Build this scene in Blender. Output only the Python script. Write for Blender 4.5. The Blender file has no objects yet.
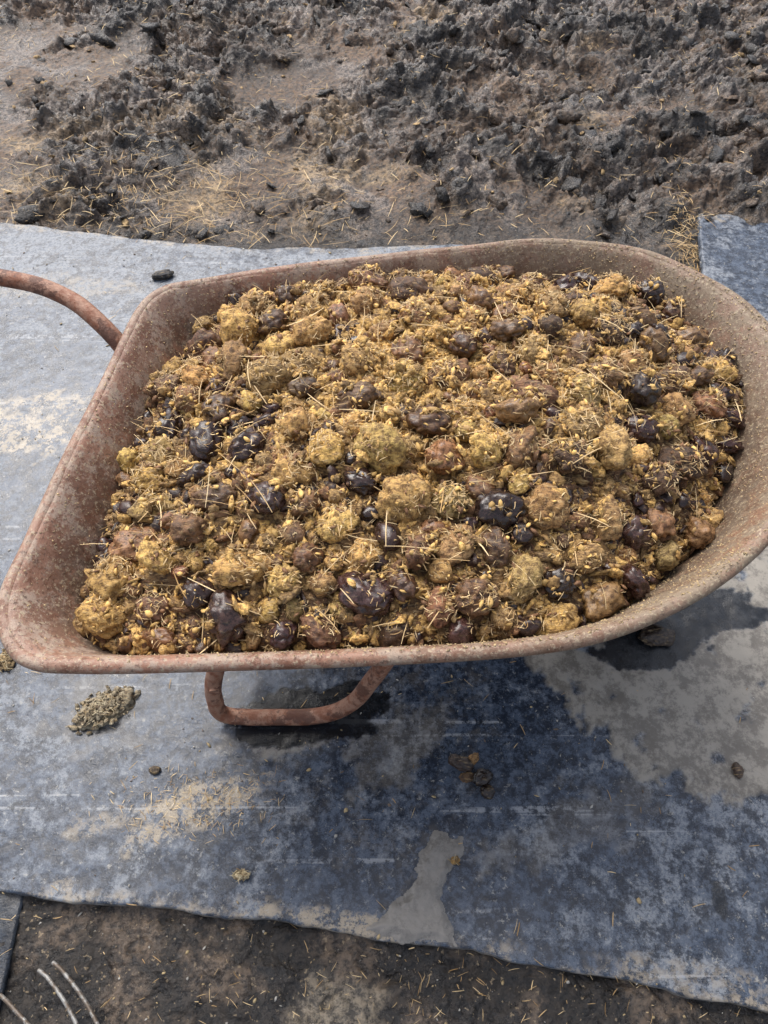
import bpy, bmesh, math, random
import numpy as np
from mathutils import Vector, noise as mn
random.seed(7); rng=np.random.default_rng(11)
scene=bpy.context.scene

# ------------------------------------------------------------------ helpers
def hash2(ix,iy,seed):
    n=(ix.astype(np.int64)*374761393+iy.astype(np.int64)*668265263+seed*974634777)&0xffffffff
    n=((n^(n>>13))*1274126177)&0xffffffff
    n=(n^(n>>16))&0xffffffff
    return n/4294967295.0
def perlin(x,y,seed=0):
    ix=np.floor(x);iy=np.floor(y);fx=x-ix;fy=y-iy
    def g(dx,dy):
        a=hash2(ix+dx,iy+dy,seed)*2*np.pi
        return np.cos(a)*(fx-dx)+np.sin(a)*(fy-dy)
    u=fx*fx*fx*(fx*(fx*6-15)+10);v=fy*fy*fy*(fy*(fy*6-15)+10)
    a=g(0,0)*(1-u)+g(1,0)*u;b=g(0,1)*(1-u)+g(1,1)*u
    return (a*(1-v)+b*v)*1.5
def fbm(x,y,seed=0,o=4,gain=.5):
    s=0;a=1
    for i in range(o):
        s=s+a*perlin(x*2**i,y*2**i,seed+i*17);a*=gain
    return s
def worley(x,y,seed=0):
    ix=np.floor(x);iy=np.floor(y)
    f1=np.full(x.shape,9.0);cid=np.zeros(x.shape)
    for dx in(-1,0,1):
        for dy in(-1,0,1):
            cx=ix+dx;cy=iy+dy
            px=cx+hash2(cx,cy,seed);py=cy+hash2(cx,cy,seed+5)
            d=np.hypot(px-x,py-y);m=d<f1
            f1=np.where(m,d,f1);cid=np.where(m,hash2(cx,cy,seed+9),cid)
    return f1,cid
def sstep(a,b,x):
    t=np.clip((x-a)/(b-a),0,1);return t*t*(3-2*t)
def mix(a,b,t):
    return a*(1-t)+b*t
def poly_sd(X,Y,pts):
    pts=np.array(pts,float);n=len(pts);d=np.full(X.shape,1e9);ins=np.zeros(X.shape,bool)
    for i in range(n):
        a=pts[i];b=pts[(i+1)%n];e=b-a
        t=np.clip(((X-a[0])*e[0]+(Y-a[1])*e[1])/(e@e),0,1)
        d=np.minimum(d,np.hypot(X-a[0]-e[0]*t,Y-a[1]-e[1]*t))
        c=(a[1]>Y)!=(b[1]>Y)
        xx=a[0]+(Y-a[1])/(e[1] if abs(e[1])>1e-9 else 1e-9)*e[0]
        ins^=(c&(X<xx))
    return np.where(ins,-d,d)
def mesh_np(name,V,F,mat=None,cols=None,attrs=None,parent=None,smooth=True):
    me=bpy.data.meshes.new(name);V=np.asarray(V,np.float32);F=np.asarray(F,np.int32)
    me.vertices.add(len(V));me.vertices.foreach_set('co',V.ravel())
    k=F.shape[1];me.loops.add(F.size);me.loops.foreach_set('vertex_index',F.ravel())
    me.polygons.add(len(F));me.polygons.foreach_set('loop_start',np.arange(0,F.size,k,dtype=np.int32))
    me.polygons.foreach_set('use_smooth',np.full(len(F),smooth))
    me.update(calc_edges=True)
    if cols is not None:
        a=me.attributes.new('col','FLOAT_COLOR','POINT')
        c=np.ones((len(V),4),np.float32);c[:,:3]=cols;a.data.foreach_set('color',c.ravel())
    for kk,vv in (attrs or {}).items():
        a=me.attributes.new(kk,'FLOAT','POINT');a.data.foreach_set('value',np.asarray(vv,np.float32).ravel())
    if mat: me.materials.append(mat)
    ob=bpy.data.objects.new(name,me);scene.collection.objects.link(ob)
    if parent: ob.parent=parent
    return ob
def grid_faces(nx,ny,flip=False):
    i=np.arange(nx*ny).reshape(ny,nx)
    f=np.stack([i[:-1,:-1],i[:-1,1:],i[1:,1:],i[1:,:-1]],-1).reshape(-1,4)
    return f[:,::-1] if flip else f
def empty(name):
    e=bpy.data.objects.new(name,None);scene.collection.objects.link(e);return e
class NT:
    def __init__(s,name):
        s.m=bpy.data.materials.new(name);s.m.use_nodes=True;s.t=s.m.node_tree
        s.b=s.t.nodes['Principled BSDF']
    def n(s,typ,**kw):
        nd=s.t.nodes.new(typ)
        for k,v in kw.items(): setattr(nd,k,v)
        return nd
    def l(s,a,b): s.t.links.new(a,b)
    def put(s,sock,v):
        if isinstance(v,bpy.types.NodeSocket): s.l(v,sock)
        elif isinstance(v,(tuple,list)): sock.default_value=tuple(v)+((1,) if len(v)==3 and sock.type=='RGBA' else ())
        else: sock.default_value=v
    def coord(s,scale=(1,1,1),rot=(0,0,0)):
        tc=s.n('ShaderNodeTexCoord');mp=s.n('ShaderNodeMapping')
        mp.inputs['Scale'].default_value=scale;mp.inputs['Rotation'].default_value=rot
        s.l(tc.outputs['Object'],mp.inputs['Vector']);return mp.outputs[0]
    def noise(s,scale,detail=4,rough=.55,vec=None,dist=0):
        nd=s.n('ShaderNodeTexNoise');nd.inputs['Scale'].default_value=scale
        nd.inputs['Detail'].default_value=detail;nd.inputs['Roughness'].default_value=rough
        nd.inputs['Distortion'].default_value=dist
        s.l(vec or s.coord(),nd.inputs['Vector']);return nd.outputs['Fac']
    def ramp(s,fac,a,b,va=0.,vb=1.):
        nd=s.n('ShaderNodeMapRange');nd.interpolation_type='SMOOTHSTEP'
        s.put(nd.inputs[0],fac)
        for i,v in zip((1,2,3,4),(a,b,va,vb)): nd.inputs[i].default_value=v
        return nd.outputs[0]
    def math(s,op,a,b=0.):
        nd=s.n('ShaderNodeMath',operation=op);s.put(nd.inputs[0],a);s.put(nd.inputs[1],b);nd.use_clamp=False
        return nd.outputs[0]
    def mixc(s,f,a,b,mode='MIX'):
        nd=s.n('ShaderNodeMix',data_type='RGBA',blend_type=mode)
        s.put(nd.inputs[0],f);s.put(nd.inputs[6],a);s.put(nd.inputs[7],b);return nd.outputs[2]
    def attr(s,name,col=False):
        nd=s.n('ShaderNodeAttribute',attribute_name=name);return nd.outputs['Color' if col else 'Fac']
    def bump(s,h,dist,strength=1.,prev=None):
        nd=s.n('ShaderNodeBump');nd.inputs['Distance'].default_value=dist;nd.inputs['Strength'].default_value=strength
        s.l(h,nd.inputs['Height'])
        if prev: s.l(prev,nd.inputs['Normal'])
        return nd.outputs[0]
    def out(s,col=None,rough=None,nor=None,metal=None,spec=None):
        for k,v in(('Base Color',col),('Roughness',rough),('Normal',nor),('Metallic',metal),('Specular IOR Level',spec)):
            if v is not None: s.put(s.b.inputs[k],v)
        return s.m

# ------------------------------------------------------------------ materials
t=NT('mud')
c=t.attr('col',True)
f=t.noise(70,5,.75);f2=t.noise(20,3,.6)
cc=t.mixc(t.ramp(f,.40,.60),(.36,.36,.38),(1.7,1.62,1.52))
col=t.mixc(1.,c,cc,'MULTIPLY')
speck=t.ramp(t.noise(130,2,.6),.65,.69)
col=t.mixc(t.math('MULTIPLY',speck,.55),col,(.34,.26,.16))
hh=t.math('ADD',t.math('MULTIPLY',f2,1.),t.math('MULTIPLY',f,.35))
b=t.bump(hh,.026,.8)
rg=t.math('ADD',t.math('MULTIPLY',t.attr('wet'),-.40),t.ramp(f,.35,.65,.42,.70))
MUD=t.out(col,rg,b)
t=NT('rubber')
mud=t.attr('mud');wet=t.attr('wet');dust=t.attr('dust')
big=t.noise(3.5,3,.6);mid=t.noise(20,9,.82);fine=t.noise(150,3,.8)
streak=t.noise(7,7,.8,t.coord((.8,1.3,1),(0,0,.5)))
scr=t.noise(22,2,.5,t.coord((.05,2.2,1),(0,0,-.35)))
d=t.math('ADD',t.math('MULTIPLY',mid,.70),t.math('MULTIPLY',streak,.35))
d=t.math('ADD',d,t.math('MULTIPLY',big,.25))
d=t.math('ADD',d,t.math('MULTIPLY',dust,.08))
dm=t.ramp(d,.665,.745)
dm2=t.math('MULTIPLY',dm,t.ramp(fine,.42,.54,.30,1.))
base=t.mixc(t.ramp(t.noise(40,7,.85),.42,.58),(.012,.018,.030),(.060,.080,.115))  # bluish sky reflection painted into the rubber's base colours
col=t.mixc(dm2,base,(.195,.212,.235))
col=t.mixc(t.math('MULTIPLY',t.math('MULTIPLY',t.ramp(scr,.66,.69),t.ramp(mid,.46,.54)),.6),col,(.34,.35,.36))
sn=t.noise(48,7,.82)
sand=t.math('MULTIPLY',t.attr('sand'),t.ramp(sn,.46,.54))
col=t.mixc(sand,col,(.33,.275,.20))
blot=t.ramp(t.noise(85,5,.85),.60,.63)
col=t.mixc(t.math('MULTIPLY',blot,.7),col,(.33,.32,.29))
blk=t.ramp(t.noise(30,7,.85),.575,.62)
col=t.mixc(t.math('MULTIPLY',blk,.8),col,(.010,.013,.018))
mc=t.mixc(t.ramp(t.noise(20,9,.82),.43,.57),(.135,.12,.10),(.28,.255,.215))
col=t.mixc(mud,col,mc)
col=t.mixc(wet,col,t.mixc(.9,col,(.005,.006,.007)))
rg=t.math('ADD',t.ramp(d,.58,.80,.22,.52),t.math('MULTIPLY',mud,.10))
rg=t.math('SUBTRACT',rg,t.math('MULTIPLY',wet,.24))
h=t.math('ADD',t.math('MULTIPLY',mid,1.),t.math('MULTIPLY',fine,.15))
RUB=t.out(col,rg,t.bump(h,.004,.4))
t=NT('wet_slurry')
n=t.noise(45,6,.7)
SLUR=t.out(t.mixc(t.ramp(n,.35,.65),(.15,.14,.125),(.205,.19,.17)),t.ramp(n,.3,.7,.2,.42),t.bump(n,.004,.4))
t=NT('manure')
c=t.attr('col',True);g=t.attr('gloss')
f=t.noise(120,5,.78)
fib=t.noise(240,3,.7,t.coord((.22,1.,.6),(.3,.2,.6)))
v=t.mixc(t.ramp(f,.38,.60),(.34,.27,.21),(1.35,1.33,1.3))
col=t.mixc(1.,c,v,'MULTIPLY')
col=t.mixc(t.math('MULTIPLY',t.ramp(fib,.54,.66),t.ramp(g,0,1,.45,.08)),col,(.60,.42,.20))
h=t.math('ADD',t.math('MULTIPLY',f,.5),t.math('MULTIPLY',fib,.5))
st=t.ramp(g,0,1,.9,.2)
bn=t.n('ShaderNodeBump');bn.inputs['Distance'].default_value=.007;t.l(st,bn.inputs['Strength']);t.l(h,bn.inputs['Height'])
rr=t.math('SUBTRACT',t.ramp(f,.3,.7,.62,.86),t.math('MULTIPLY',g,.54))
MAN=t.out(col,rr,bn.outputs[0])
t=NT('straw')
STRAW=t.out(t.attr('col',True),.7)
t=NT('rusty_tray')
f=t.noise(26,7,.76);f2=t.noise(6,4,.6);f3=t.noise(170,4,.75)
col=t.mixc(t.ramp(f2,.35,.65),(.27,.135,.085),(.24,.15,.105))
col=t.mixc(t.ramp(f,.46,.57),col,(.34,.25,.19))
col=t.mixc(t.math('MULTIPLY',t.ramp(t.noise(12,7,.82),.51,.57),.8),col,(.15,.058,.03))
sep=t.n('ShaderNodeSeparateXYZ');t.l(t.coord(),sep.inputs[0])
dustx=t.math('MULTIPLY',t.ramp(sep.outputs[0],-.2,.40),t.ramp(f,.38,.56,.30,.8))
col=t.mixc(dustx,col,(.195,.148,.095))
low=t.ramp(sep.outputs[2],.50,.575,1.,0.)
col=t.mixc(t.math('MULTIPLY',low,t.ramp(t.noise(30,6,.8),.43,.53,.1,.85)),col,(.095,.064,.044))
col=t.mixc(t.math('MULTIPLY',t.ramp(f3,.55,.62),.65),col,(.44,.36,.24))
col=t.mixc(t.math('MULTIPLY',t.ramp(t.noise(190,3,.75),.57,.63),.7),col,(.08,.045,.03))
hb=t.math('ADD',f,t.math('MULTIPLY',f3,.5))
TRAY=t.out(col,t.ramp(f,.35,.65,.38,.7),t.bump(hb,.003,.7))
t=NT('rusty_tube')
f=t.noise(45,6,.75)
col=t.mixc(t.ramp(f,.42,.58),(.22,.08,.038),(.34,.185,.12))
col=t.mixc(t.math('MULTIPLY',t.ramp(t.noise(20,6,.8),.49,.56),.85),col,(.095,.036,.02))
TUBE=t.out(col,.58,t.bump(t.noise(150,4,.7),.0025,1.))
t=NT('tyre_rubber');TYRE=t.out(t.mixc(t.noise(40,5),(.012,.012,.012),(.05,.045,.04)),.8,t.bump(t.noise(90),.002))
t=NT('worn_steel');STEEL=t.out(t.mixc(t.ramp(t.noise(60,6,.75),.42,.56),(.26,.255,.24),(.10,.075,.055)),.5,t.bump(t.noise(150),.0008),.3)

# ------------------------------------------------------------------ ground
def axis(lo,hi,step,far,g=1.16):
    a=list(np.arange(lo,hi,step));s=step
    x=lo;L=[]
    while x>-far: s*=g;x-=s;L.append(x)
    s=step;x=a[-1];R=[]
    while x<far: s*=g;x+=s;R.append(x)
    return np.array(L[::-1]+a+R)
xs=axis(-1.95,1.95,.0065,70)
ya=list(np.arange(-.1,.34,.005))+list(np.arange(.34,1.62,.03))+list(np.arange(1.64,4.3,.0065))
s=.0065;y=ya[-1];R=[]
while y<80: s*=1.16;y+=s;R.append(y)
s=.005;y=-.1;L=[]
while y>-70: s*=1.2;y-=s;L.append(y)
ys=np.array(L[::-1]+ya+R)
X,Y=np.meshgrid(xs,ys)
wx=X+.05*fbm(X*3.5,Y*3.5,3,2);wy=Y+.05*fbm(X*3.5,Y*3.5,9,2)
far=sstep(1.88,2.2,Y)
def rough_mask(X,Y): return sstep(-.45,.35,fbm(X*1.1+.3,Y*1.4,31,4)+.22*sstep(-.6,1.2,X)+.35*sstep(2.7,3.6,Y)-.10)
big=fbm(wx*1.3,wy*1.3,21,3);rough=rough_mask(X,Y)
f1,id1=worley(wx*4.4,wy*5,2)
n6=fbm(wx*5.5,wy*6.5,41,3,.45);n13=fbm(wx*13,wy*15,43,3,.5);n30=fbm(X*30,Y*33,47,3,.5)
cl=sstep(-.15,.35,n6);cl2=sstep(-.05,.35,n13);cl3=sstep(.0,.4,n30)
hoof=sstep(.36,.20,f1)*(id1>.5);lip=sstep(.52,.38,f1)*sstep(.28,.38,f1)*(id1>.5)
h=far*(.04*big+rough*(.036*cl+.022*cl2+.008*cl3-.030*hoof+.012*lip)+(.3+.7*rough)*(.004*cl3+.003*n30+.006*n13))
h+=far*.012
nearm=1-sstep(.3,.6,Y)
f3_,i3=worley(X*38,Y*38,8)
h+=nearm*(-.016+.008*fbm(X*10,Y*10,51,4)+.005*sstep(0,.3,fbm(X*34,Y*34,52,3))+.006*np.clip(.4-f3_,0,1)*(i3>.8)*2)
h+=(1-nearm)*(1-far)*(-.02)
dk=np.clip(rough*(.35+.4*cl+.3*cl2)+.55*fbm(X*3.3,Y*4,61,5)+.13,0,1)
cd=np.array([.022,.019,.017]);cb=np.array([.115,.076,.049]);cs=np.array([.30,.225,.135]);cg=np.array([.155,.134,.120])
col=mix(cb,cd,dk[...,None])
sandm=sstep(.15,.6,fbm(X*3,Y*4,81,5)+.55*np.exp(-((X+.75)**2/.5+(Y-2.40)**2/.20))-.18)*(1-dk)
col=mix(col,cs,(sandm*.75)[...,None])
greym=sstep(.15,.45,fbm(wx*4.5,wy*6,91,5))*.75
col=mix(col,cg,(greym*(1-dk*.5))[...,None])
cn=mix(np.array([.030,.025,.021]),np.array([.13,.10,.075]),sstep(-.1,.5,fbm(X*9,Y*11,95,5))[...,None])
cn=mix(cn,np.array([.30,.26,.20]),(sstep(1.2,.6,np.hypot((X+.08)/.09,(Y-.02)/.05)+.5*fbm(X*14,Y*14,96,4))*.8)[...,None])
nn=(1-far)[...,None];col=col*(1-nn)+cn*nn
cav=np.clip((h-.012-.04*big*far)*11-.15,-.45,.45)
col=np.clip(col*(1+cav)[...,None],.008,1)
wet=np.clip(sstep(.0,.5,fbm(X*3,Y*3,101,3))*.6+greym*.8+dk*.55,0,1)
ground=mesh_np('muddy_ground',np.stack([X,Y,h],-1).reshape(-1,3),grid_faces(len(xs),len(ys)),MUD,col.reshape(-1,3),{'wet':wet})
h_=h
def ground_h(x,y):
    i=np.clip(np.searchsorted(xs,x),0,len(xs)-1);j=np.clip(np.searchsorted(ys,y),0,len(ys)-1);return h_[j,i]

# ------------------------------------------------------------------ mats
PUD=[(.088,.282),(.136,.272),(.133,.245),(.103,.214),(.095,.176),(.116,.112),(.04,.118),(-.028,.132),(.018,.169),(.052,.206),(.066,.250)]
MUDR=[(.27,.62),(.34,.51),(.42,.43),(.47,.375),(.58,.345),(.70,.335),(.95,.40),(1.1,.8),(.80,.90),(.60,.85),(.40,.72)]
def blob(X,Y,cx,cy,rx,ry,a=0):
    c,s_=math.cos(a),math.sin(a);dx=X-cx;dy=Y-cy
    return np.hypot((dx*c+dy*s_)/rx,(-dx*s_+dy*c)/ry)
def sheet(name,P,nx,ny,z0,thick,seed,kind=''):
    u,v=np.meshgrid(np.linspace(0,1,nx),np.linspace(0,1,ny))
    X,Y=P(u,v)
    Z=z0+.003*fbm(X*2.2,Y*2.2,seed,3)+.0006*fbm(X*25,Y*25,seed+3,3)
    nz=fbm(X*14,Y*14,seed+7,5);nz2=fbm(X*45,Y*45,seed+8,3)
    mudm=np.zeros_like(X);wetdarkm=np.zeros_like(X);sand=np.zeros_like(X)
    dust=.5*fbm(X*1.6,Y*1.6,seed+11,4)
    if kind=='main':
        sd=poly_sd(X,Y,MUDR)+.030*nz+.010*nz2
        mudm=sstep(.006,-.006,sd)*sstep(-.70,-.25,nz+.3*nz2+.22)
        Z+=.004*sstep(.004,-.008,sd)*(1+.5*nz)
        for (cx,cy,rx,ry,a,k) in[(.545,.645,.105,.055,.2,1.),(.66,.71,.12,.05,.1,.95),(-.13,.495,.135,.055,.12,1.),(-.20,.455,.08,.026,.1,1.),(.555,.175,.012,.026,0,.8)]:  # darker, smoother patches under the near leg; wet ones under the nose
            w=sstep(1.10,.97,blob(X,Y,cx,cy,rx,ry,a)+.35*nz+.15*nz2);wetdarkm=np.maximum(wetdarkm,w*k)
        mudm*=1-wetdarkm*.9
        for (cx,cy,rx,ry,a,k) in[(-.33,.33,.13,.05,.3,.9),(-.86,1.22,.20,.11,.1,.85),(-.99,1.75,.3,.06,0,.4),(-.45,.30,.09,.02,.2,.5),(.0,1.0,.2,.9,0,.12),(-.08,.145,.16,.018,-.1,.9),(.5,.07,.2,.02,-.1,.4)]:
            w=sstep(1.2,.55,blob(X,Y,cx,cy,rx,ry,a)+.6*nz+.3*nz2);sand=np.maximum(sand,w*k)
        for (cx,cy,rx,ry,a,k) in[(-.19,.45,.12,.04,.1,.6),(.02,.43,.11,.07,.3,.4),(-.55,.50,.1,.08,0,.35),(.35,.3,.15,.05,.4,.3)]:
            w=sstep(1.2,.6,blob(X,Y,cx,cy,rx,ry,a)+.6*nz+.4*nz2)*k;mudm=np.maximum(mudm,w*(1-wetdarkm))
        dust+= .65*sstep(.9,1.9,Y)+.3*sstep(.0,1.,fbm(X*3,Y*5,seed+31,3))-.12*sstep(-.1,-.7,X)*sstep(.9,.6,Y)
    elif kind=='dark': wetdarkm+=.75+.2*nz;dust-=1.;Z+=.002*nz
    else: dust+=.35
    ed=np.minimum(v,1-v)*(Y.max()-Y.min())
    em=sstep(.05,.0,ed+.04*nz+.02*nz2+.014)
    sand=np.maximum(sand,em*(.15 if kind=='dark' else .65))
    V=np.stack([X,Y,Z],-1)
    def ringdown(V):
        top=V.copy();top[...,2]=z0-thick;return top
    V2=np.concatenate([ringdown(V[:1]),V,ringdown(V[-1:])],0)
    V2=np.concatenate([ringdown(V2[:,:1]),V2,ringdown(V2[:,-1:])],1)
    A={}
    for k_,a_ in(('mud',mudm),('wet',wetdarkm),('dust',dust),('sand',sand)):
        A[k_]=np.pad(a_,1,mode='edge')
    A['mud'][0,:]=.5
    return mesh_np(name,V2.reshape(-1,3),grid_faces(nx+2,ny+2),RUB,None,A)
def Pm(u,v):
    X=-1.75+3.1*u
    near=np.interp(X,[-1.75,-1.2,-.63,-.36,-.09,.11,.28,.43,.59,1.35],[.36,.27,.185,.163,.132,.106,.083,.053,.022,-.10])
    near=near+.006*fbm(X*9,X*0+3.3,5,4)
    farc=np.interp(X,[-1.75,-1.2,-.81,-.42,.11,.40,.60,.90,1.35],[2.14,2.06,1.99,1.925,1.94,1.93,1.86,1.74,1.6])+.010*fbm(X*6,X*0+7.7,6,4)
    return X,near+(farc-near)*v
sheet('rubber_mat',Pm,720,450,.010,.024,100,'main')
def Pr(u,v):
    Yy=1.45+.64*v
    l=.885+.09*(Yy-1.6)/.45+.004*fbm(Yy*8,Yy*0,7,3)
    X=l+(2.2-l)*u
    return X,Yy-.06*u+.006*fbm(X*8,X*0,8,3)
sheet('rubber_mat',Pr,190,110,.024,.022,200)
def Pl(u,v):
    Yy=-.7+.96*v;r=-.600+.06*(Yy-.0)*-.5
    X=-1.6+(r+1.6)*u
    return X,Yy+.02*u
sheet('rubber_mat',Pl,160,150,-.006,.012,300,'dark')
x0,x1,y0,y1=-.06,.17,.09,.31
nx=150;ny=140
XX,YY=np.meshgrid(np.linspace(x0,x1,nx),np.linspace(y0,y1,ny))
sd=poly_sd(XX,YY,PUD)+.007*fbm(XX*30,YY*30,12,4)
Z=.0108+.003*fbm(XX*2.2,YY*2.2,100,3)+.0035*sstep(.002,-.012,sd)+.0006*fbm(XX*40,YY*40,13,3)
keep=(sd<.002)
idx=-np.ones(keep.size,int)
Fq=grid_faces(nx,ny);km=keep.ravel()[Fq].all(1);Fq=Fq[km];used=np.unique(Fq);idx[used]=np.arange(len(used))
mesh_np('slurry_puddle',np.stack([XX,YY,Z],-1).reshape(-1,3)[used],idx[Fq],SLUR)

# ------------------------------------------------------------------ templates
def ico(sub):
    bm=bmesh.new();bmesh.ops.create_icosphere(bm,subdivisions=sub,radius=1)
    V=np.array([v.co[:] for v in bm.verts]);F=np.array([[v.index for v in f.verts] for f in bm.faces]);bm.free();return V,F
def template(sub,kind,seed):
    V,F=ico(sub);o=Vector((seed*7.3,seed*3.1,seed*1.7));out=[]
    for p in V:
        q=Vector(p)
        d=.24*mn.noise(q*1.1+o)+.14*mn.noise(q*2.3+o)
        if kind=='smooth':
            vd=mn.voronoi(q*1.4+o)[0];cr=min(1,(vd[1]-vd[0])*5)
            d+=-.14*(1-cr)+.06*mn.noise(q*5+o)
        else:
            vd=mn.voronoi(q*1.5+o)[0];cr=min(1,(vd[1]-vd[0])*4)
            d+=-.10*(1-cr)+.09*mn.noise(q*4.5+o)+.09*abs(mn.noise(q*9+o))+.07*mn.noise(q*18+o)
        out.append(p*(1+d))
    out=np.array(out);out*=np.array([1.08,.92,.76]);return out,F
def chunk_t(sub,seed):
    V,F=ico(sub);o=Vector((seed*5.3,seed*2.1,seed*9.7))
    sc=np.array([random.uniform(.9,1.6),random.uniform(.6,1.),random.uniform(.25,.6)])
    return np.array([p*(1+.6*mn.noise(Vector(p)*1.6+o)+.5*mn.noise(Vector(p)*4+o)) for p in V])*sc,F
TS4=[template(4,'smooth',i) for i in range(7)];TR4=[template(4,'rough',i+20) for i in range(7)]
TS3=[template(3,'smooth',i+40) for i in range(5)];TR3=[template(3,'rough',i+60) for i in range(6)]
TC2=[chunk_t(2,i) for i in range(9)];TC1=[chunk_t(1,i+30) for i in range(8)]
def rots(n):
    q=rng.normal(size=(n,4));q/=np.linalg.norm(q,axis=1)[:,None];w,x,y,z=q.T
    return np.stack([1-2*(y*y+z*z),2*(x*y-z*w),2*(x*z+y*w),2*(x*y+z*w),1-2*(x*x+z*z),2*(y*z-x*w),2*(x*z-y*w),2*(y*z+x*w),1-2*(x*x+y*y)],-1).reshape(n,3,3)
def build(name,items,templs,mat,parent=None,flat=.85):
    pos,r,colr,gl=items;n=len(pos);ti=rng.integers(0,len(templs),n)
    Vs=[];Fs=[];Cs=[];Gs=[];off=0
    for k,(T,F) in enumerate(templs):
        m=np.where(ti==k)[0]
        if len(m)==0: continue
        S=rng.uniform(.8,1.25,(len(m),1,3))
        W=np.einsum('nij,nkj->nki',rots(len(m)),T[None]*S)*r[m][:,None,None]
        W[...,2]*=flat
        W+=pos[m][:,None,:]
        Vs.append(W.reshape(-1,3));nv=len(T)
        Fs.append((F[None]+(np.arange(len(m))*nv)[:,None,None]).reshape(-1,3)+off);off+=nv*len(m)
        Cs.append(np.repeat(colr[m],nv,0));Gs.append(np.repeat(gl[m],nv))
    return mesh_np(name,np.concatenate(Vs),np.concatenate(Fs),mat,np.concatenate(Cs),{'gloss':np.concatenate(Gs),'wet':np.concatenate(Gs)},parent)
def fibres(name,pos,L,w,col,mat,parent=None,tilt=.35,bd=.07):
    n=len(pos);a=rng.uniform(0,2*np.pi,n);ti=rng.normal(0,tilt,n)
    T=np.stack([np.cos(a)*np.cos(ti),np.sin(a)*np.cos(ti),np.sin(ti)],-1)
    Sd=np.stack([-np.sin(a),np.cos(a),rng.normal(0,.5,n)],-1);Sd/=np.linalg.norm(Sd,axis=1)[:,None]
    bend=rng.normal(0,bd,n);bz=np.abs(rng.normal(0,.08,n))
    rows=[]
    for k in range(4):
        t_=(k/3-.5);p=pos+T*(L*t_)[:,None]+Sd*(bend*L*(t_*t_-.08)*2)[:,None]
        p=p.copy();p[:,2]-=bz*L*(t_*t_*4)*.5
        ww=(w*(1 if k in(1,2) else .55))[:,None]*.5
        rows+= [p-Sd*ww,p+Sd*ww]
    V=np.stack(rows,1).reshape(-1,3)
    f=np.array([[0,1,3,2],[2,3,5,4],[4,5,7,6]])
    F=(f[None]+(np.arange(n)*8)[:,None,None]).reshape(-1,4)
    return mesh_np(name,V,F,mat,np.repeat(col,8,0),None,parent,False)

# ------------------------------------------------------------------ wheelbarrow
RIM=[(-0.466,0.443),(-0.450,0.389),(-0.415,0.354),(-0.355,0.346),(-0.212,0.350),(-0.005,0.358),(0.158,0.368),(0.267,0.389),(0.373,0.435),(0.464,0.497),(0.53,0.563),(0.589,0.648),(0.626,0.762),(0.634,0.846),(0.616,0.926),(0.583,1.0),(0.524,1.066),(0.449,1.121),(0.348,1.147),(0.241,1.147),(0.098,1.121),(-0.145,1.079),(-0.311,1.039),(-0.370,1.018),(-0.401,0.963),(-0.418,0.824),(-0.44,0.666),(-0.457,0.524)]
def catmull(P,k):
    P=np.array(P);n=len(P);out=[]
    for i in range(n):
        a,b,c,d=P[i-1],P[i],P[(i+1)%n],P[(i+2)%n]
        for j in range(k):
            t_=j/k;out.append(.5*((2*b)+(c-a)*t_+(2*a-5*b+4*c-d)*t_**2+(3*b-a-3*c+d)*t_**3))
    return np.array(out)
rim=catmull(RIM,10);cen=np.array([.08,.73])
def polar_fn(P):
    d=P-cen;th=np.arctan2(d[:,1],d[:,0]);r=np.hypot(d[:,0],d[:,1]);o=np.argsort(th);th=th[o];r=r[o]
    th=np.concatenate([th[-3:]-2*np.pi,th,th[:3]+2*np.pi]);r=np.concatenate([r[-3:],r,r[:3]])
    return lambda t_:np.interp(t_,th,r)
Rrim=polar_fn(rim)
PS=[0,.60,.66,.72,.80,.88,.945,.965,.975,.985,1.0];PZ=[.328,.330,.334,.352,.425,.500,.556,.570,.5765,.579,.579]
def zwall(s_): return np.interp(s_,PS,PZ)
barrow=empty('wheelbarrow')
sv=np.array([.04,.2,.4,.55,.60,.63,.66,.69,.72,.76,.80,.84,.88,.91,.93,.945,.956,.965,.975,.985,.993,1.0])
nR=len(rim)
V=[]
for s_ in sv:
    p=cen+(rim-cen)*s_;z=np.full(nR,zwall(s_))+.0025*fbm(p[:,0]*7,p[:,1]*7,33,3)
    V.append(np.column_stack([p,z]))
V=np.concatenate(V)
i=np.arange(nR);F=[]
for k in range(len(sv)-1):
    a=k*nR+i;b_=k*nR+(i+1)%nR
    F.append(np.stack([a,b_,b_+nR,a+nR],-1))
F=np.concatenate(F)
V=np.concatenate([V,[[cen[0],cen[1],.328]]]);ci=len(V)-1
j=i[::2];F=np.concatenate([F,np.stack([np.full(len(j),ci),(j+2)%nR,(j+1)%nR,j],-1)])
d0=(V[F[0,1]]-V[F[0,0]]);n0=np.cross(d0,V[F[0,2]]-V[F[0,1]])
if n0[2]<0: F=F[:,::-1]
tray=mesh_np('tray',V,F,TRAY,None,None,barrow)
sm=tray.modifiers.new('thick','SOLIDIFY');sm.thickness=.0025;sm.offset=-1
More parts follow.
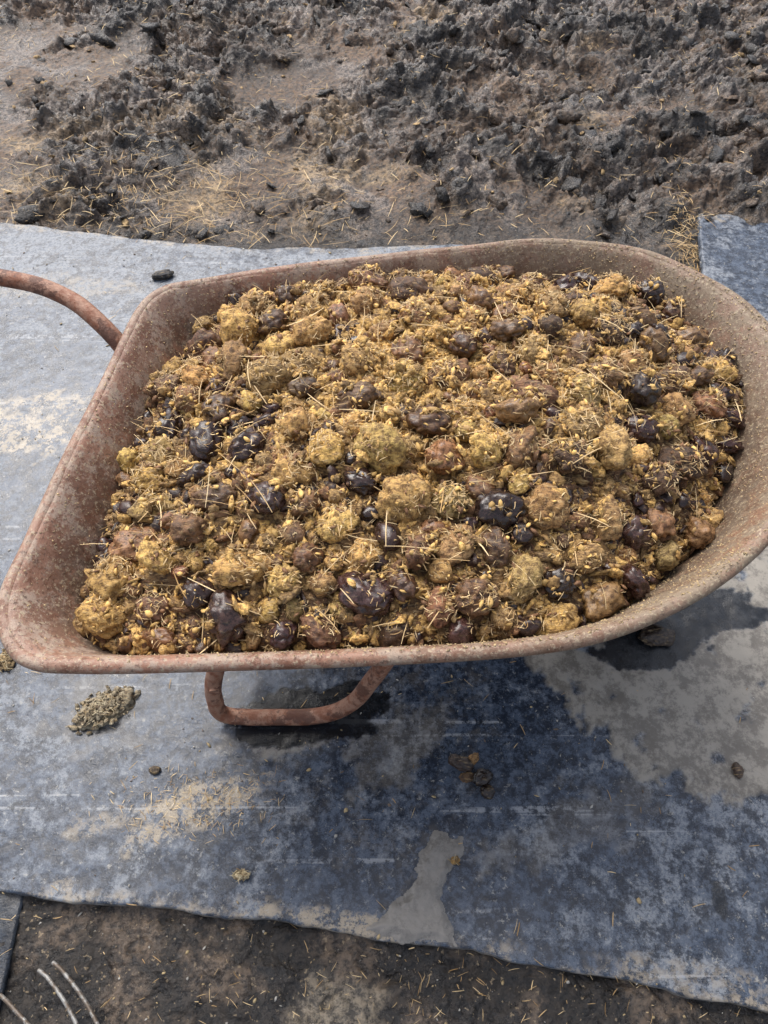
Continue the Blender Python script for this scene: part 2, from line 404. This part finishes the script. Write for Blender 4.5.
def tube(name,pts,r,mat,parent=None,cyclic=False,smooth=True,res=6):
    cu=bpy.data.curves.new(name,'CURVE');cu.dimensions='3D';cu.bevel_depth=r;cu.bevel_resolution=4;cu.use_fill_caps=True
    if smooth:
        sp=cu.splines.new('BEZIER');sp.bezier_points.add(len(pts)-1);sp.resolution_u=res
        for q,p in zip(sp.bezier_points,pts): q.co=p;q.handle_left_type=q.handle_right_type='AUTO'
    else:
        sp=cu.splines.new('POLY');sp.points.add(len(pts)-1)
        for q,p in zip(sp.points,pts): q.co=tuple(p)+(1,)
    sp.use_cyclic_u=cyclic
    ob=bpy.data.objects.new(name,cu);scene.collection.objects.link(ob);cu.materials.append(mat)
    if parent: ob.parent=parent
    return ob
bead=[(p[0],p[1],.5725+.0025*float(perlin(np.array(p[0]*7),np.array(p[1]*7),33))) for p in rim]
tube('rolled_rim',bead,.0095,TRAY,barrow,True,False)
for nm,f,dz in(('rail',lambda y:y,0.),('rail',lambda y:1.40-y,.035)):
    tube('handle_'+nm,[(-1.2,f(1.09),.62),(-.95,f(1.07),.605-dz*.3),(-.66,f(1.035),.592-dz*.6),(-.54,f(1.005),.578-dz),(-.465,f(.955),.552-dz),(-.42,f(.92),.50-dz),(-.38,f(.90),.41-dz),(-.28,f(.87),.305),(.05,f(.84),.30),(.30,f(.80),.25),(.46,f(.76),.155)],.0145,TUBE,barrow,res=10)
    tube('grip',[(-1.32,f(1.10),.625),(-1.19,f(1.09),.62)],.018,TYRE,barrow)
    tube('leg',[(-.25,f(.885),.315),(-.280,f(.90),.22),(-.305,f(.913),.09),(-.298,f(.920),.042),(-.262,f(.922),.031),(-.20,f(.922),.030),(-.125,f(.920),.031),(-.07,f(.917),.07),(-.02,f(.905),.17),(.03,f(.885),.305)],.0150,TUBE,barrow,res=10)
    tube('leg_bolt',[(-.292,f(.905)-.02,.16),(-.292,f(.905)+.02,.16)],.009,TUBE,barrow)
tube('leg_brace',[(-.292,.50,.16),(-.292,.90,.16)],.007,TUBE,barrow)
tube('floor_brace',[(-.25,.5,.308),(-.25,.9,.308)],.012,TUBE,barrow)
bpy.ops.mesh.primitive_torus_add(major_radius=.118,minor_radius=.037,major_segments=64,minor_segments=20,location=(.46,.70,.158),rotation=(math.pi/2,0,0))
w=bpy.context.object;w.name='tyre';w.data.materials.append(TYRE);w.parent=barrow;bpy.ops.object.shade_smooth()
bpy.ops.mesh.primitive_torus_add(major_radius=.088,minor_radius=.012,major_segments=48,minor_segments=10,location=(.46,.70,.158),rotation=(math.pi/2,0,0))
w=bpy.context.object;w.name='wheel_rim';w.data.materials.append(TUBE);w.parent=barrow;bpy.ops.object.shade_smooth()
tube('axle',[(.46,.64,.158),(.46,.76,.158)],.014,TUBE,barrow)
for a in range(5):
    aa=a*2*math.pi/5
    tube('spoke',[(.46,.70,.158),(.46+.088*math.cos(aa),.70,.158+.088*math.sin(aa))],.006,TUBE,barrow)

# ------------------------------------------------------------------ manure
MANP=[(-.400,.45),(-.375,.402),(-.30,.383),(-.22,.380),(-.07,.383),(.08,.390),(.21,.41),(.32,.46),(.42,.54),(.465,.58),(.495,.64),(.545,.73),(.575,.85),(.553,.94),(.50,1.02),(.42,1.085),(.24,1.108),(.10,1.092),(-.02,1.072),(-.18,1.045),(-.31,.995),(-.36,.87),(-.382,.70),(-.395,.56)]
manp=catmull(MANP,6);Rman=polar_fn(manp)
def rho(x,y):
    dx=x-cen[0];dy=y-cen[1];t_=np.arctan2(dy,dx);return np.hypot(dx,dy)/Rman(t_),t_
def H(x,y):
    p,t_=rho(x,y);sb=Rman(t_)/Rrim(t_);zb=np.minimum(zwall(sb),.555)
    zc=.606+.020*fbm(x*4,y*4,3,2)
    z=zb+(zc-zb)*(1-np.clip(p,0,1)**2.7)
    sw=np.hypot(x-cen[0],y-cen[1])/Rrim(t_)
    return np.where(p>1,np.minimum(zb,zwall(sw)+0.0),z)
man=empty('manure_pile')
gx=np.arange(-.52,.70,.002);gy=np.arange(.28,1.2,.002);GX,GY=np.meshgrid(gx,gy)
HM=H(GX,GY)+.006*fbm(GX*30,GY*30,5,3)
H0=H(GX,GY);DARKM=np.zeros_like(HM);BALLM=np.zeros_like(HM)
def ij(x,y): return np.clip(((x+.52)/.002).astype(int),0,len(gx)-1),np.clip(((y-.28)/.002).astype(int),0,len(gy)-1)
def hm(x,y,A=None):
    A=HM if A is None else A
    i,j=ij(x,y);return A[j,i]
def splat(p,r,dark=None):
    for k,((x,y,z),rr) in enumerate(zip(p,r)):
        i0=int((x-rr+.52)/.002);i1=int((x+rr+.52)/.002)+2;j0=int((y-rr-.28)/.002);j1=int((y+rr-.28)/.002)+2
        i0=max(i0,0);j0=max(j0,0)
        sx=GX[j0:j1,i0:i1];sy=GY[j0:j1,i0:i1];d=rr*rr-(sx-x)**2-(sy-y)**2
        nz=np.where(d>0,z+.75*np.sqrt(np.maximum(d,0)),-9)
        up=nz>HM[j0:j1,i0:i1]
        if dark is not None:
            DARKM[j0:j1,i0:i1]=np.where(up,dark[k],DARKM[j0:j1,i0:i1]);BALLM[j0:j1,i0:i1]=np.where(up,1,BALLM[j0:j1,i0:i1])
        HM[j0:j1,i0:i1]=np.maximum(HM[j0:j1,i0:i1],nz)
GOLD=np.array([.47,.295,.095]);BRN=np.array([.18,.090,.040]);DRK=np.array([.036,.018,.015]);OLV=np.array([.30,.185,.070])
def fluff(x,y): return np.exp(-(((x-.06)/.19)**2+((y-.82)/.18)**2))
cand=[]
for k in range(12000):
    x=random.uniform(-.45,.62);y=random.uniform(.36,1.12)
    p,_=rho(np.array(x),np.array(y))
    if p>.985: continue
    r=random.choice([.012,.015,.018,.021,.024]) if k>1500 else random.uniform(.023,.032)
    if p>.95: r*=.8
    if random.random()<.55*float(fluff(x,y)): continue
    ok=True
    for (a_,b_,c_) in cand:
        if (a_-x)**2+(b_-y)**2<(.86*(c_+r))**2: ok=False;break
    if ok: cand.append((x,y,r))
cand=np.array(cand);n=len(cand)
dens=sstep(-.3,.4,fbm(cand[:,0]*5,cand[:,1]*5,88,2))
def pick(x,y,n):
    dp=.10+.24*dens+.14*sstep(.15,.5,x)+.08*sstep(-.1,-.35,x)-.10*fluff(x,y)
    bp=.36
    u=rng.random(n);c=np.where((u<dp)[:,None],DRK*rng.choice([.6,1.,1.6],(n,1)),np.where((u<dp+bp)[:,None],BRN*rng.choice([.4,.75,1.15],(n,1)),np.where((u<dp+bp+.22)[:,None],OLV,GOLD)))
    c=c*rng.uniform(.75,1.25,(n,1))*rng.uniform(.92,1.08,(n,3))
    return c,np.where(u<dp,rng.uniform(.8,1,n),np.where(u<dp+bp,rng.uniform(.2,.8,n),0))
pz=H(cand[:,0],cand[:,1])+cand[:,2]*rng.uniform(.1,.75,n)
pos=np.column_stack([cand[:,0],cand[:,1],pz]);r=cand[:,2]
colr,gl=pick(cand[:,0],cand[:,1],n)
def scatter(n,rlo,rhi,lift,pmax=.99,bias=0.,ondark=1.,onball=1.):
    x=rng.uniform(-.45,.62,n*4);y=rng.uniform(.36,1.12,n*4);p,_=rho(x,y)
    onb=hm(x,y,BALLM)>.5;dk_=hm(x,y,DARKM)>.5
    keep=(rng.random(n*4)<np.where(dk_,ondark,np.where(onb,onball,1.)))
    k=(p<pmax)&(rng.random(n*4)<(1-bias)+bias*fluff(x,y))&keep;x=x[k][:n];y=y[k][:n];rr=rng.uniform(rlo,rhi,len(x))
    return np.column_stack([x,y,hm(x,y)+lift*rr]),rr
def base_noise(x,y): return sstep(-.4,.4,fbm(x*9,y*9,77,3))
p,rr=scatter(3200,.006,.016,.1,bias=.45)
u=rng.random(len(p));g=base_noise(p[:,0],p[:,1])*.3+.5*fluff(p[:,0],p[:,1])+.18
c=np.where((u<g)[:,None],GOLD*1.15,np.where((u<g+.25)[:,None],OLV,np.where((u<g+.5)[:,None],BRN,DRK)))*rng.uniform(.65,1.3,(len(p),1))
build('chunks',(p,rr,c,np.where(c[:,0]<.05,.6,0.)),TC2,MAN,man)
splat(p,rr*.5)
splat(pos,r,(gl>.5).astype(float))
bigm=r>.0195;sm_=gl>.4
for nm,m,T in(('dark_balls',bigm&sm_,TS4),('fibrous_balls',bigm&~sm_,TR4),('small_dark_balls',~bigm&sm_,TS3),('small_fibrous_balls',~bigm&~sm_,TR3)):
    build(nm,(pos[m],r[m],colr[m],gl[m]),T,MAN,man)
p,rr=scatter(1500,.004,.011,.1,bias=.35,ondark=.08,onball=.16);splat(p,rr*.5)
c=np.where((rng.random(len(p))<.65)[:,None],GOLD*1.15,OLV)*rng.uniform(.7,1.35,(len(p),1))
build('chunks',(p,rr,c,np.zeros(len(p))),TC2,MAN,man)
p,rr=scatter(15000,.0013,.0052,.1,bias=.45,ondark=.10,onball=.24)
u=rng.random(len(p));g=.50+.35*fluff(p[:,0],p[:,1])
c=np.where((u<g)[:,None],GOLD*1.25,np.where((u<g+.25)[:,None],OLV,BRN))*rng.uniform(.6,1.4,(len(p),1))
build('crumbs',(p,rr,c,np.zeros(len(p))),TC1,STRAW,man)
n=9000;a=rng.uniform(-np.pi,np.pi,n);s_=1-np.abs(rng.normal(0,.10,n));s_=np.clip(s_,.75,1.008)
keepw=rng.random(n)<(.30+.70*sstep(-.3,1.,np.cos(a)));a=a[keepw];s_=s_[keepw]
x=cen[0]+np.cos(a)*Rrim(a)*s_;y=cen[1]+np.sin(a)*Rrim(a)*s_
n=len(x);rr=rng.uniform(.0005,.0018,n)
c=np.array([.40,.29,.15])*rng.uniform(.5,1.3,(n,1))
zz=zwall(s_)+.0005+np.where(s_>.985,.003,0)
build('rim_crumbs',(np.column_stack([x,y,zz]),rr,c,np.zeros(n)),TC1,STRAW,man,.5)
def fcol(n): 
    k=rng.random((n,1));return mix(np.array([[.30,.175,.06]]),np.array([[.70,.53,.29]]),k**1.3)*rng.uniform(.75,1.15,(n,1))
p,rr=scatter(24000,.5,1.,0,bias=.35,ondark=.16,onball=.6);n=len(p);p[:,2]+=rng.uniform(-.001,.003,n)
fibres('fibres',p,rng.uniform(.004,.016,n),rng.uniform(.0005,.0014,n),fcol(n),STRAW,man,.45,.15)
p,rr=scatter(300,.5,1.,0);n=len(p);p[:,2]+=.005
fibres('long_straws',p,rng.uniform(.025,.07,n),rng.uniform(.0008,.0016,n),fcol(n)*1.1,STRAW,man,.2,.06)
tt=np.linspace(-np.pi,np.pi,500);qq=np.linspace(0.0,1.03,190);TT,QQ=np.meshgrid(tt,qq)
x=cen[0]+np.cos(TT)*Rman(TT)*QQ;y=cen[1]+np.sin(TT)*Rman(TT)*QQ
z=H(x,y)+.003+.008*fbm(x*30,y*30,5,4)-np.clip(QQ-.97,0,1)*.4
bn_=base_noise(x,y)[...,None]
c=mix(BRN*.5,GOLD*.8,np.clip(bn_*.3+.6*fluff(x,y)[...,None],0,1))
mesh_np('loose_fill',np.stack([x,y,z],-1).reshape(-1,3),grid_faces(500,190,True),MAN,c.reshape(-1,3),{'gloss':np.zeros(x.size)},man)

# ------------------------------------------------------------------ litter
def lump(name,x,y,z,rx,ry,rz,col,gloss,seed,kind='rough',rot=0.,parent=None):
    T,F=template(4,kind,seed);W=T*np.array([rx,ry,rz]);c_,s2=math.cos(rot),math.sin(rot)
    W=np.column_stack([W[:,0]*c_-W[:,1]*s2,W[:,0]*s2+W[:,1]*c_,W[:,2]])+np.array([x,y,z])
    return mesh_np(name,W,F,MAN,np.tile(col,(len(W),1)),{'gloss':np.full(len(W),gloss)},parent)
def crumbled(x,y,rx,ry,rot,col,n,seed,hz=.014,fib_n=120):
    e=empty('dung_clump');c_,s2=math.cos(rot),math.sin(rot)
    lump('core',x,y,.014,rx*.9,ry*.9,hz,col,0,seed,rot=rot,parent=e)
    q=rng.normal(0,.48,(n,2));q=q[np.hypot(q[:,0],q[:,1])<1.15];d=np.hypot(q[:,0],q[:,1])
    px=x+q[:,0]*rx*c_-q[:,1]*ry*s2;py=y+q[:,0]*rx*s2+q[:,1]*ry*c_
    pz=.013+hz*.9*np.sqrt(np.clip(1-d*d,0,1));m=len(px)
    cc=np.array(col)*rng.uniform(.6,1.4,(m,1))
    build('flakes',(np.column_stack([px,py,pz]),rng.uniform(.002,.007,m),cc,np.zeros(m)),TC2,MAN,e,.7)
    q=rng.normal(0,.5,(fib_n,2));px=x+q[:,0]*rx*c_-q[:,1]*ry*s2;py=y+q[:,0]*rx*s2+q[:,1]*ry*c_;d=np.hypot(q[:,0],q[:,1])
    fibres('fibres',np.column_stack([px,py,.015+hz*np.sqrt(np.clip(1-d*d,0,1))]),rng.uniform(.005,.018,fib_n),rng.uniform(.0006,.0014,fib_n),fcol(fib_n)*np.array([.75,.85,1.]),STRAW,e,.2)
crumbled(-.53,.50,.058,.038,.5,(.25,.215,.15),190,301,.020,60)
dc=empty('dung_clump')
lump('lump',.138,.396,.023,.022,.014,.015,(.035,.02,.014),.6,302,'smooth',-.5,parent=dc)
lump('lump',.176,.370,.023,.020,.015,.016,(.016,.010,.009),.85,303,'smooth',.4,parent=dc)
lump('lump',.160,.402,.019,.015,.009,.010,(.26,.15,.06),0.,313,rot=.7,parent=dc)
lump('lump',.184,.346,.020,.012,.014,.014,(.02,.012,.010),.7,314,'smooth',parent=dc)
lump('lump',.150,.372,.018,.014,.010,.009,(.10,.055,.025),.2,315,parent=dc)
lump('dung_clump',.545,.645,.028,.032,.025,.024,(.05,.036,.028),.5,304)
lump('stone',-.64,1.79,.02,.030,.018,.016,(.03,.03,.032),.3,305,'smooth',.3)
crumbled(-.745,.60,.018,.03,0,(.25,.18,.09),40,306,.010,30)
lump('dung_clump',.64,.385,.017,.009,.014,.008,(.07,.045,.03),.3,307)
crumbled(-.24,.212,.014,.008,0,(.40,.33,.2),14,308,.006,20)
lump('dung_clump',-.415,.385,.015,.010,.008,.007,(.08,.06,.04),.2,309)
crumbled(.12,.235,.008,.007,0,(.25,.15,.05),8,310,.006,6)
def matz(x,y): return .0115+.003*fbm(x*2.2,y*2.2,100,3)
n=3600
x=rng.uniform(-1.2,1.2,n);y=rng.uniform(-.0,1.95,n)
near=np.interp(x,[-1.2,-.63,-.09,.59,1.35],[.27,.185,.132,.022,-.10])
z=np.where(y>near,matz(x,y),ground_h(x,y)+.001)
dens=np.where(y<near,1.,sstep(-.1,.5,fbm(x*3,y*3,222,3))*.8+.1);k=rng.random(n)<dens
x,y,z=x[k],y[k],z[k];n=len(x);rr=rng.uniform(.0006,.0028,n)*rng.choice([1,1,1,1.6],n)
u=rng.random((n,1));c=np.where(u<.45,np.array([[.36,.27,.14]]),np.where(u<.65,np.array([[.14,.10,.07]]),np.array([[.36,.34,.30]])))*rng.uniform(.7,1.2,(n,1))
lit=empty('scattered_litter')
build('crumbs',(np.column_stack([x,y,z]),rr,c,np.zeros(n)),TC1,STRAW,lit,.5)
def sprinkle(n,cx,cy,sx,sy,L0,L1,zf,name,wmax=.0016):
    x=cx+rng.normal(0,sx,n);y=cy+rng.normal(0,sy,n);z=zf(x,y)+.0015
    fibres(name,np.column_stack([x,y,z]),rng.uniform(L0,L1,n),rng.uniform(.0006,wmax,n),fcol(n),STRAW,lit,.08)
sprinkle(300,-.33,.33,.07,.03,.003,.016,matz,'straw_on_mat',.0012)
sprinkle(260,.0,.5,.7,.35,.004,.025,matz,'straw_on_mat')
sprinkle(120,.1,1.7,.9,.15,.006,.04,matz,'straw_on_mat')
sprinkle(220,.05,.05,.4,.04,.003,.02,lambda x,y:ground_h(x,y)+.002,'straw_on_mud',.0013)
sprinkle(800,-.75,2.2,.40,.16,.02,.09,lambda x,y:ground_h(x,y)+.006,'straw_on_mud',.0026)
sprinkle(260,.93,1.95,.03,.12,.02,.07,lambda x,y:ground_h(x,y)+.006,'straw_on_mud',.0022)
n=2600;x=rng.uniform(-1.8,1.8,n);y=rng.uniform(2.0,4.0,n)
fibres('straw_on_mud',np.column_stack([x,y,ground_h(x,y)+.005]),rng.uniform(.01,.05,n),rng.uniform(.001,.0026,n),fcol(n),STRAW,lit,.15)
n=1600;x=rng.uniform(-1.9,1.9,n);y=rng.uniform(2.0,4.2,n)
k=rng.random(n)<.05+.95*rough_mask(x,y);x,y=x[k],y[k];n=len(x);rr=.005+.028*rng.random(n)**3
c=np.where(rng.random((n,1))<.6,np.array([[.026,.023,.021]]),np.array([[.10,.072,.05]]))*rng.uniform(.7,1.3,(n,1))
build('mud_clods',(np.column_stack([x,y,ground_h(x,y)+rr*.05]),rr*1.2,c,np.full(n,.7)),TC2,MUD,lit,.7)
n=700;x=rng.uniform(-1.9,1.9,n);y=rng.uniform(1.95,4.2,n);rr=.003+.012*rng.random(n)**3
c=np.array([[.36,.25,.12]])*rng.uniform(.6,1.2,(n,1))
build('manure_flakes',(np.column_stack([x,y,ground_h(x,y)+rr*.2]),rr,c,np.zeros(n)),TC2,MAN,lit,.5)

# ------------------------------------------------------------------ fork
fork=empty('manure_fork')
for k,(a,b_) in enumerate([((-.60,.045),(-.40,-.16)),((-.548,.078),(-.375,-.145)),((-.528,.088),(-.35,-.13))]):
    m=((a[0]+b_[0])/2+.012,(a[1]+b_[1])/2+.018)
    tube('tine',[(a[0],a[1],.002),(a[0]+.02,a[1]-.012,.006),(m[0],m[1],.016),(b_[0],b_[1],.035)],.0032,STEEL,fork)
tube('crossbar',[(-.42,-.175,.036),(-.31,-.10,.036)],.006,STEEL,fork)
tube('shaft',[(-.36,-.14,.036),(-.2,-.36,.05),(.35,-1.1,.10)],.015,TUBE,fork)

# ------------------------------------------------------------------ light, sky, camera
w=bpy.data.worlds.new('World');scene.world=w;w.use_nodes=True
nt=w.node_tree;sky=nt.nodes.new('ShaderNodeTexSky');sky.sky_type='NISHITA';sky.sun_disc=False
EL,AZ=math.radians(55),math.radians(-30)
sky.sun_elevation=EL;sky.sun_rotation=AZ;sky.dust_density=4.;sky.air_density=.8
hs=nt.nodes.new('ShaderNodeHueSaturation');hs.inputs['Saturation'].default_value=.5;hs.inputs['Value'].default_value=1.95
bg=nt.nodes['Background'];nt.links.new(sky.outputs[0],hs.inputs['Color']);nt.links.new(hs.outputs[0],bg.inputs[0]);bg.inputs[1].default_value=.15
sl=bpy.data.lights.new('sun','SUN');sl.energy=1.9;sl.angle=math.radians(30);sl.color=(1,.97,.92)
so=bpy.data.objects.new('sun',sl);scene.collection.objects.link(so)
dirv=Vector((math.sin(AZ)*math.cos(EL),math.cos(AZ)*math.cos(EL),math.sin(EL)))
so.rotation_euler=(-dirv).to_track_quat('-Z','Y').to_euler()
cam=bpy.data.cameras.new('camera');cam.sensor_fit='VERTICAL';cam.sensor_height=36;cam.lens=26;cam.clip_end=500;cam.clip_start=.02
co=bpy.data.objects.new('camera',cam);scene.collection.objects.link(co);co.location=(0,0,1.38);co.rotation_euler=(math.radians(35),0,0)
scene.camera=co
scene.view_settings.view_transform='Standard';scene.view_settings.look='None';scene.view_settings.exposure=0
